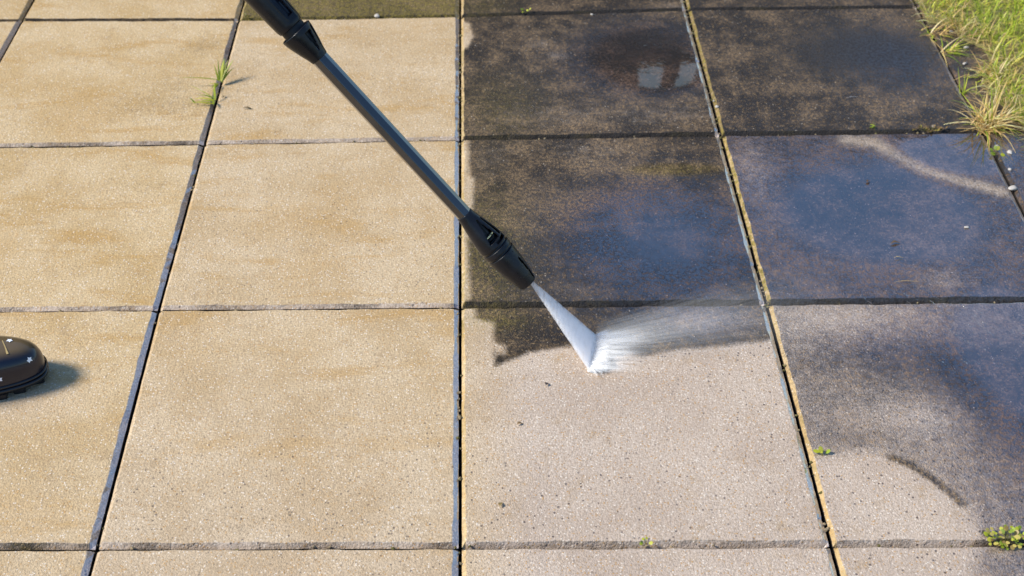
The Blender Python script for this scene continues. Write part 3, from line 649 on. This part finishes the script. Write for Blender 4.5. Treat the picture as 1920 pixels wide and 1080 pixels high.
hd = rng.uniform(0, 2*math.pi, n_); hd = np.where(rng.random(n_) < .6*edge, math.pi*1.05+rng.normal(0, .7, n_), hd)
patch = .5+.5*np.sin(xs*17+1.0+np.sin(ys*13)*1.5)*np.sin(ys*19+.5)
cols = cols_for(n_, np.clip(.08+.5*edge+.45*(patch-.5), 0, .9))
me = blades(np.stack([xs, ys, np.full(n_, .002)], 1), hd, rng.uniform(.018, .05, n_)*(1+.25*edge), rng.uniform(.0016, .0032, n_), np.radians(rng.uniform(25, 85, n_)), np.radians(rng.uniform(20, 110, n_)), cols, 4)
tag(link('lawn_grass', me, M_LEAF), kind='stuff')

def tuft(name, label, pos, count, ln, spread, tan, head=None, hspread=3.14, lift=(15, 80), width=(.0018, .0035), group=None, bright=1.0, z=-.004):
    b = np.zeros((count, 3)); b[:, 0] = rng.normal(0, spread, count); b[:, 1] = rng.normal(0, spread*.7, count); b[:, 2] = 0
    hd = rng.uniform(-math.pi, math.pi, count) if head is None else head+rng.normal(0, hspread, count)
    me = blades(b, hd, rng.uniform(*ln, count), rng.uniform(*width, count), np.radians(rng.uniform(*lift, count)), np.radians(rng.uniform(10, 90, count)), cols_for(count, tan, bright), 6)
    me.vertices  # mesh stays local to the tuft
    o = link(name, me, M_LEAF, None, (pos[0], pos[1], z)); tag(o, label, 'grass' if 'grass' in name else 'weed', group); return o
tuft('grass_tuft', 'large straw-coloured grass tuft sprawling over the slab corner below the lawn', (1.0197, 0.5152), 150, (.05, .115), .012, .78, lift=(8, 70), width=(.002, .0042))
tuft('grass_tuft', 'small green and tan tuft at the top of the lawn edge', (1.0115, 0.8834), 46, (.03, .07), .012, .6, lift=(8, 60))
tuft('grass_tuft', 'bright green tuft lying over the joint just below the topmost tuft', (1.0169, 0.8052), 40, (.03, .07), .010, .35, head=0, hspread=.9, lift=(8, 50))
tuft('grass_tuft', 'few upright green blades in the joint above the big straw-coloured tuft', (1.0074, 0.6463), 9, (.03, .06), .003, .1, lift=(35, 85))
tuft('grass_tuft', 'yellowing tuft hanging off the lawn edge above the big tuft', (1.0845, 0.7007), 60, (.03, .075), .016, .6, head=math.pi, hspread=.8, lift=(5, 50))
# weeds in the left joint: leaves along a short stem, each leaf a part
def weed(pos, label, leaves, z=0.001):
    o = bpy.data.objects.new('joint_weed', None); scn.collection.objects.link(o); o.location = (pos[0], pos[1], z); tag(o, label, 'weed')
    for (hd_, L_, w_, li, dr, bx_, by_, bz_) in leaves:
        c_ = GREEN[rng.integers(0, 4)]*rng.uniform(.9, 1.3)
        me = blades(np.array([[bx_, by_, bz_]]), np.array([math.radians(hd_)]), np.array([L_*(1.25 if L_ < .06 else 1)]), np.array([w_*1.7]), np.array([math.radians(li)]), np.array([math.radians(dr)]), c_[None], 7)
        link('leaf', me, M_LEAF, o)
    return o
weed((-0.5035, 0.7119), 'green grass weed with one long blade stretching left over the slab joint', [
    (183, .084, .0022, 12, 14, 0, 0, .012), (112, .030, .0026, 60, 25, -.002, .001, .008), (95, .036, .0024, 62, 20, 0, .002, .01), (62, .038, .005, 52, 18, .002, 0, .008), (55, .043, .0052, 45, 20, .003, .002, .006), (70, .036, .005, 58, 10, .001, .002, .01), (48, .034, .004, 40, 30, .004, 0, .006), (200, .018, .003, 30, 40, -.002, -.004, .004), (235, .018, .003, 30, 60, -.002, -.006, .004), (250, .026, .0035, 25, 40, -.002, -.004, .006), (262, .030, .0035, 20, 30, -.003, -.006, .004), (80, .04, .0045, 50, 12, .004, .004, .006)])
weed((-0.5056, 0.6461), 'smaller green weed with short curling blades under the long-bladed one', [
    (178, .034, .0032, 22, 45, 0, 0, .004), (165, .032, .0026, 28, 60, 0, .002, .006), (188, .030, .003, 14, 30, 0, -.003, .004), (150, .05, .0014, 20, 20, -.002, .006, .006), (182, .040, .0030, 10, 12, 0, -.012, .004), (140, .014, .0026, 30, 10, -.036, -.010, .004), (95, .03, .003, 50, 30, .002, 0, .004), (280, .02, .004, 30, 40, 0, -.004, .004)])
# leafy little plants
def oval_leaf(L, w_):
    pts = [(0, 0), (.25, .75), (.55, 1), (.85, .7), (1, 0), (.85, -.7), (.55, -1), (.25, -.75)]
    v = [(x*L, y*w_/2, .12*L*(1-abs(2*x-1)) - (.10*L*abs(y))) for x, y in pts] + [(.5*L, 0, .03*L)]
    return v, [(8, i, (i+1) % 8) for i in range(8)]
def leafy(name, label, pos, n_, rad, size, palette, z=0, yscale=1.0, tall=.01, cat='weed', stems=True):
    o = bpy.data.objects.new(name, None); scn.collection.objects.link(o); o.location = (pos[0], pos[1], z); tag(o, label, cat)
    sv, sf = [], []
    for k in range(n_):
        a = rd.uniform(0, 6.283); q = rad*math.sqrt(rd.random()); bx_, by_ = q*math.cos(a), q*math.sin(a)*yscale; bz_ = tall*rd.uniform(.3, 1)*(1-.5*q/max(rad, 1e-5))
        L = size*rd.uniform(.7, 1.3); v, fcs = oval_leaf(L, L*.8)
        c_ = np.array(palette[rd.randrange(len(palette))])*rd.uniform(.8, 1.2)
        me = mesh('leaf', v, fcs, True); cattr(me, 'tint', [(*c_, 1)]*len(v))
        lf = link('leaf', me, M_LEAF, o); lf.location = (bx_, by_, bz_); lf.rotation_euler = (rd.uniform(-.5, .5), rd.uniform(-.9, .3), a+rd.uniform(-.8, .8))
        b0 = len(sv); sv += [(0, 0, -.004), (.0007, 0, -.004), (bx_+.0005, by_, bz_), (bx_, by_, bz_)]; sf.append((b0, b0+1, b0+2, b0+3))
    if stems:
        me = mesh('stem', sv, sf); cattr(me, 'tint', [(.3, .26, .08, 1)]*len(sv)); link('stem', me, M_LEAF, o)
    return o
YG = [(.42, .46, .03), (.30, .38, .03), (.48, .48, .06), (.22, .30, .03)]
YT = YG + [(.50, .42, .10), (.35, .25, .08), (.55, .45, .12)]
leafy('clover_sprig', 'tiny yellow-green sprig at the joint above the pale arc on the right slab', (0.5235, -0.3482), 5, .007, .0085, YG, yscale=.8, tall=.012)
leafy('clover_sprig', 'tiny green clover beside pebbles under the big grass tuft', (1.0076, 0.4227), 6, .008, .010, YG)
leafy('clover_sprig', 'tiny bright sprig in the joint at the top of the dark slabs', (0.1312, 1.0065), 6, .008, .007, YG)
leafy('clover_sprig', 'pinhead green sprig in the lowest joint below the swept slab', (0.2513, -0.5015), 6, .005, .006, YG, z=-.003)
leafy('clover_sprig', 'single yellow sprig standing in the joint above the bluish wet slab', (0.7964, 0.5116), 4, .003, .008, YT, tall=.018)
leafy('clover_sprig', 'tiny green weed in the joint beside the top of the lance', (-0.4899, 0.9967), 7, .007, .007, [(.2, .17, .03), (.28, .24, .04)], z=-.002)
leafy('moss_cushion', 'yellow-green stonecrop cushion in the joint at the lower right corner', (0.7429, -0.5076), 75, .030, .0068, YT, yscale=.5, tall=.014, cat='moss')
leafy('moss_cushion', 'brown dried moss clump in the joint left of the big straw-coloured tuft', (0.9046, 0.5068), 46, .034, .006, [(.22, .14, .05), (.30, .2, .08), (.12, .08, .04), (.28, .22, .05)], yscale=.25, tall=.005, cat='moss')

# ---------------------------------------------------------------- pebbles, leaf bits
def stone(seed, r_, sx=1, sy=1, sz=.6):
    bm = bmesh.new(); bmesh.ops.create_icosphere(bm, subdivisions=2, radius=r_); q = random.Random(seed)
    ph = [q.uniform(0, 6) for _ in range(6)]
    for v in bm.verts:
        d_ = v.co.normalized(); k = 1+.18*math.sin(d_.x*3+ph[0])+.14*math.sin(d_.y*4+ph[1])+.1*math.sin(d_.z*5+ph[2]+d_.x*4)
        v.co = Vector((v.co.x*k*sx, v.co.y*k*sy, v.co.z*k*sz))
    return from_bm('pebble', bm, True)
g = G('white_stone'); tcn = g.n('ShaderNodeTexCoord').outputs['Object']
M_STONE = g.set(Base_Color=g.mix(g.noise(tcn, 300, 3), (.28, .24, .20), (.52, .48, .42)), Roughness=.55)
for i, (pos, r_, lab) in enumerate((
    ((0.8855, 0.1926), .0055, 'lone white chip of stone in the middle of the bluish wet slab'), ((0.5008, 0.6011), .0062, 'white pebble on the mossy joint between the two dark upper slabs'),
    ((0.4974, 0.6233), .0035, 'smaller pale pebble just above the white one on the mossy joint'),
    ((-0.1988, 0.9959), .0080, 'white stone in the top joint beside the lance'), ((0.2774, 0.9901), .0055, 'small white stone in the joint at the top of the dark slabs'),
    ((1.0026, 0.3078), .0085, 'white pebble in the slanting joint at the right edge'), ((1.0136, 0.4425), .0085, 'pale flat pebble beside the clover under the big tuft, left one'),
    ((1.0334, 0.4238), .0095, 'pale flat pebble right of the clover under the big tuft'), ((1.0497, 0.8917), .007, 'grey pebble at the upper lawn edge'),
    ((1.0636, 0.8220), .008, 'pale pebble halfway down the lawn edge'), ((1.0415, 0.7557), .0075, 'pale grey pebble lowest of those along the lawn edge'),
    ((1.0166, 0.3692), .006, 'small pale chip lying above the pebble in the slanting joint'))):
    o = link('pebble', stone(i, r_*(.62 if i not in (3, 5) else .8), 1.25, .8, .5), M_STONE, None, (pos[0], pos[1], r_*.14+.0005)); o.rotation_euler[2] = i*.7; tag(o, lab, 'pebble')
def bit(pos, L, w_, ang, col, lab, curl=.15):
    v, fcs = [], []
    for i in range(7):
        t = i/6; hw = w_/2*math.sin(math.pi*min(.97, max(.06, t))); yy = curl*L*math.sin(t*3.1)
        for s_ in (-1, 0, 1): v.append(((t-.5)*L, yy+s_*hw, .0012+.0012*math.sin(t*5)+abs(s_)*hw*.35))
    for i in range(6):
        for k in (0, 1): a = i*3+k; fcs.append((a, a+1, a+4, a+3))
    me = mesh('leaf_litter', v, fcs, True); cattr(me, 'tint', [(*col, 1)]*len(v)); o = link('dry_leaf', me, M_LEAF, None, (pos[0], pos[1], .0015)); o.rotation_euler[2] = math.radians(ang); tag(o, lab, 'dry leaf')
BR = (.10, .07, .02); ST = (.45, .33, .16)
bit((-0.4879, 0.6639), .009, .005, 70, BR, 'small brown leaf scrap right of the joint weeds')
bit((-0.4346, 0.6182), .020, .0045, -6, BR, 'thin brown leaf lying on the slab right of the joint weeds', .05)
bit((0.7492, 0.1485), .018, .006, 8, (.16, .10, .05), 'brown leaf scrap in the middle of the bluish wet slab')
bit((0.7450, 0.1083), .018, .002, 3, ST, 'thin pale straw just below the brown scrap on the wet slab', .06)
bit((0.7423, 0.0421), .045, .0014, 3, ST, 'long thin straw near the bottom of the bluish wet slab', .06)
bit((0.7439, 0.3349), .010, .006, 40, (.12, .07, .04), 'dark crumpled leaf scrap at the upper middle of the bluish slab')
bit((0.7778, 0.6279), .028, .0012, 14, (.5, .5, .5), 'thin pale straw on the dark upper right slab', .02)
bit((0.1299, -0.1891), .008, .006, 60, (.06, .05, .05), 'small dark crumb on the freshly swept slab left of centre')
bit((0.0859, -0.2738), .010, .005, 20, (.26, .17, .08), 'brown leaf crumb lower down on the freshly swept slab')
bit((0.0559, -0.4302), .010, .006, 70, (.30, .22, .09), 'tan leaf crumb near the lower joint of the freshly swept slab')
bit((0.7141, -0.4985), .009, .007, 10, (.08, .07, .05), 'dark bead of soil beside the stonecrop cushion')
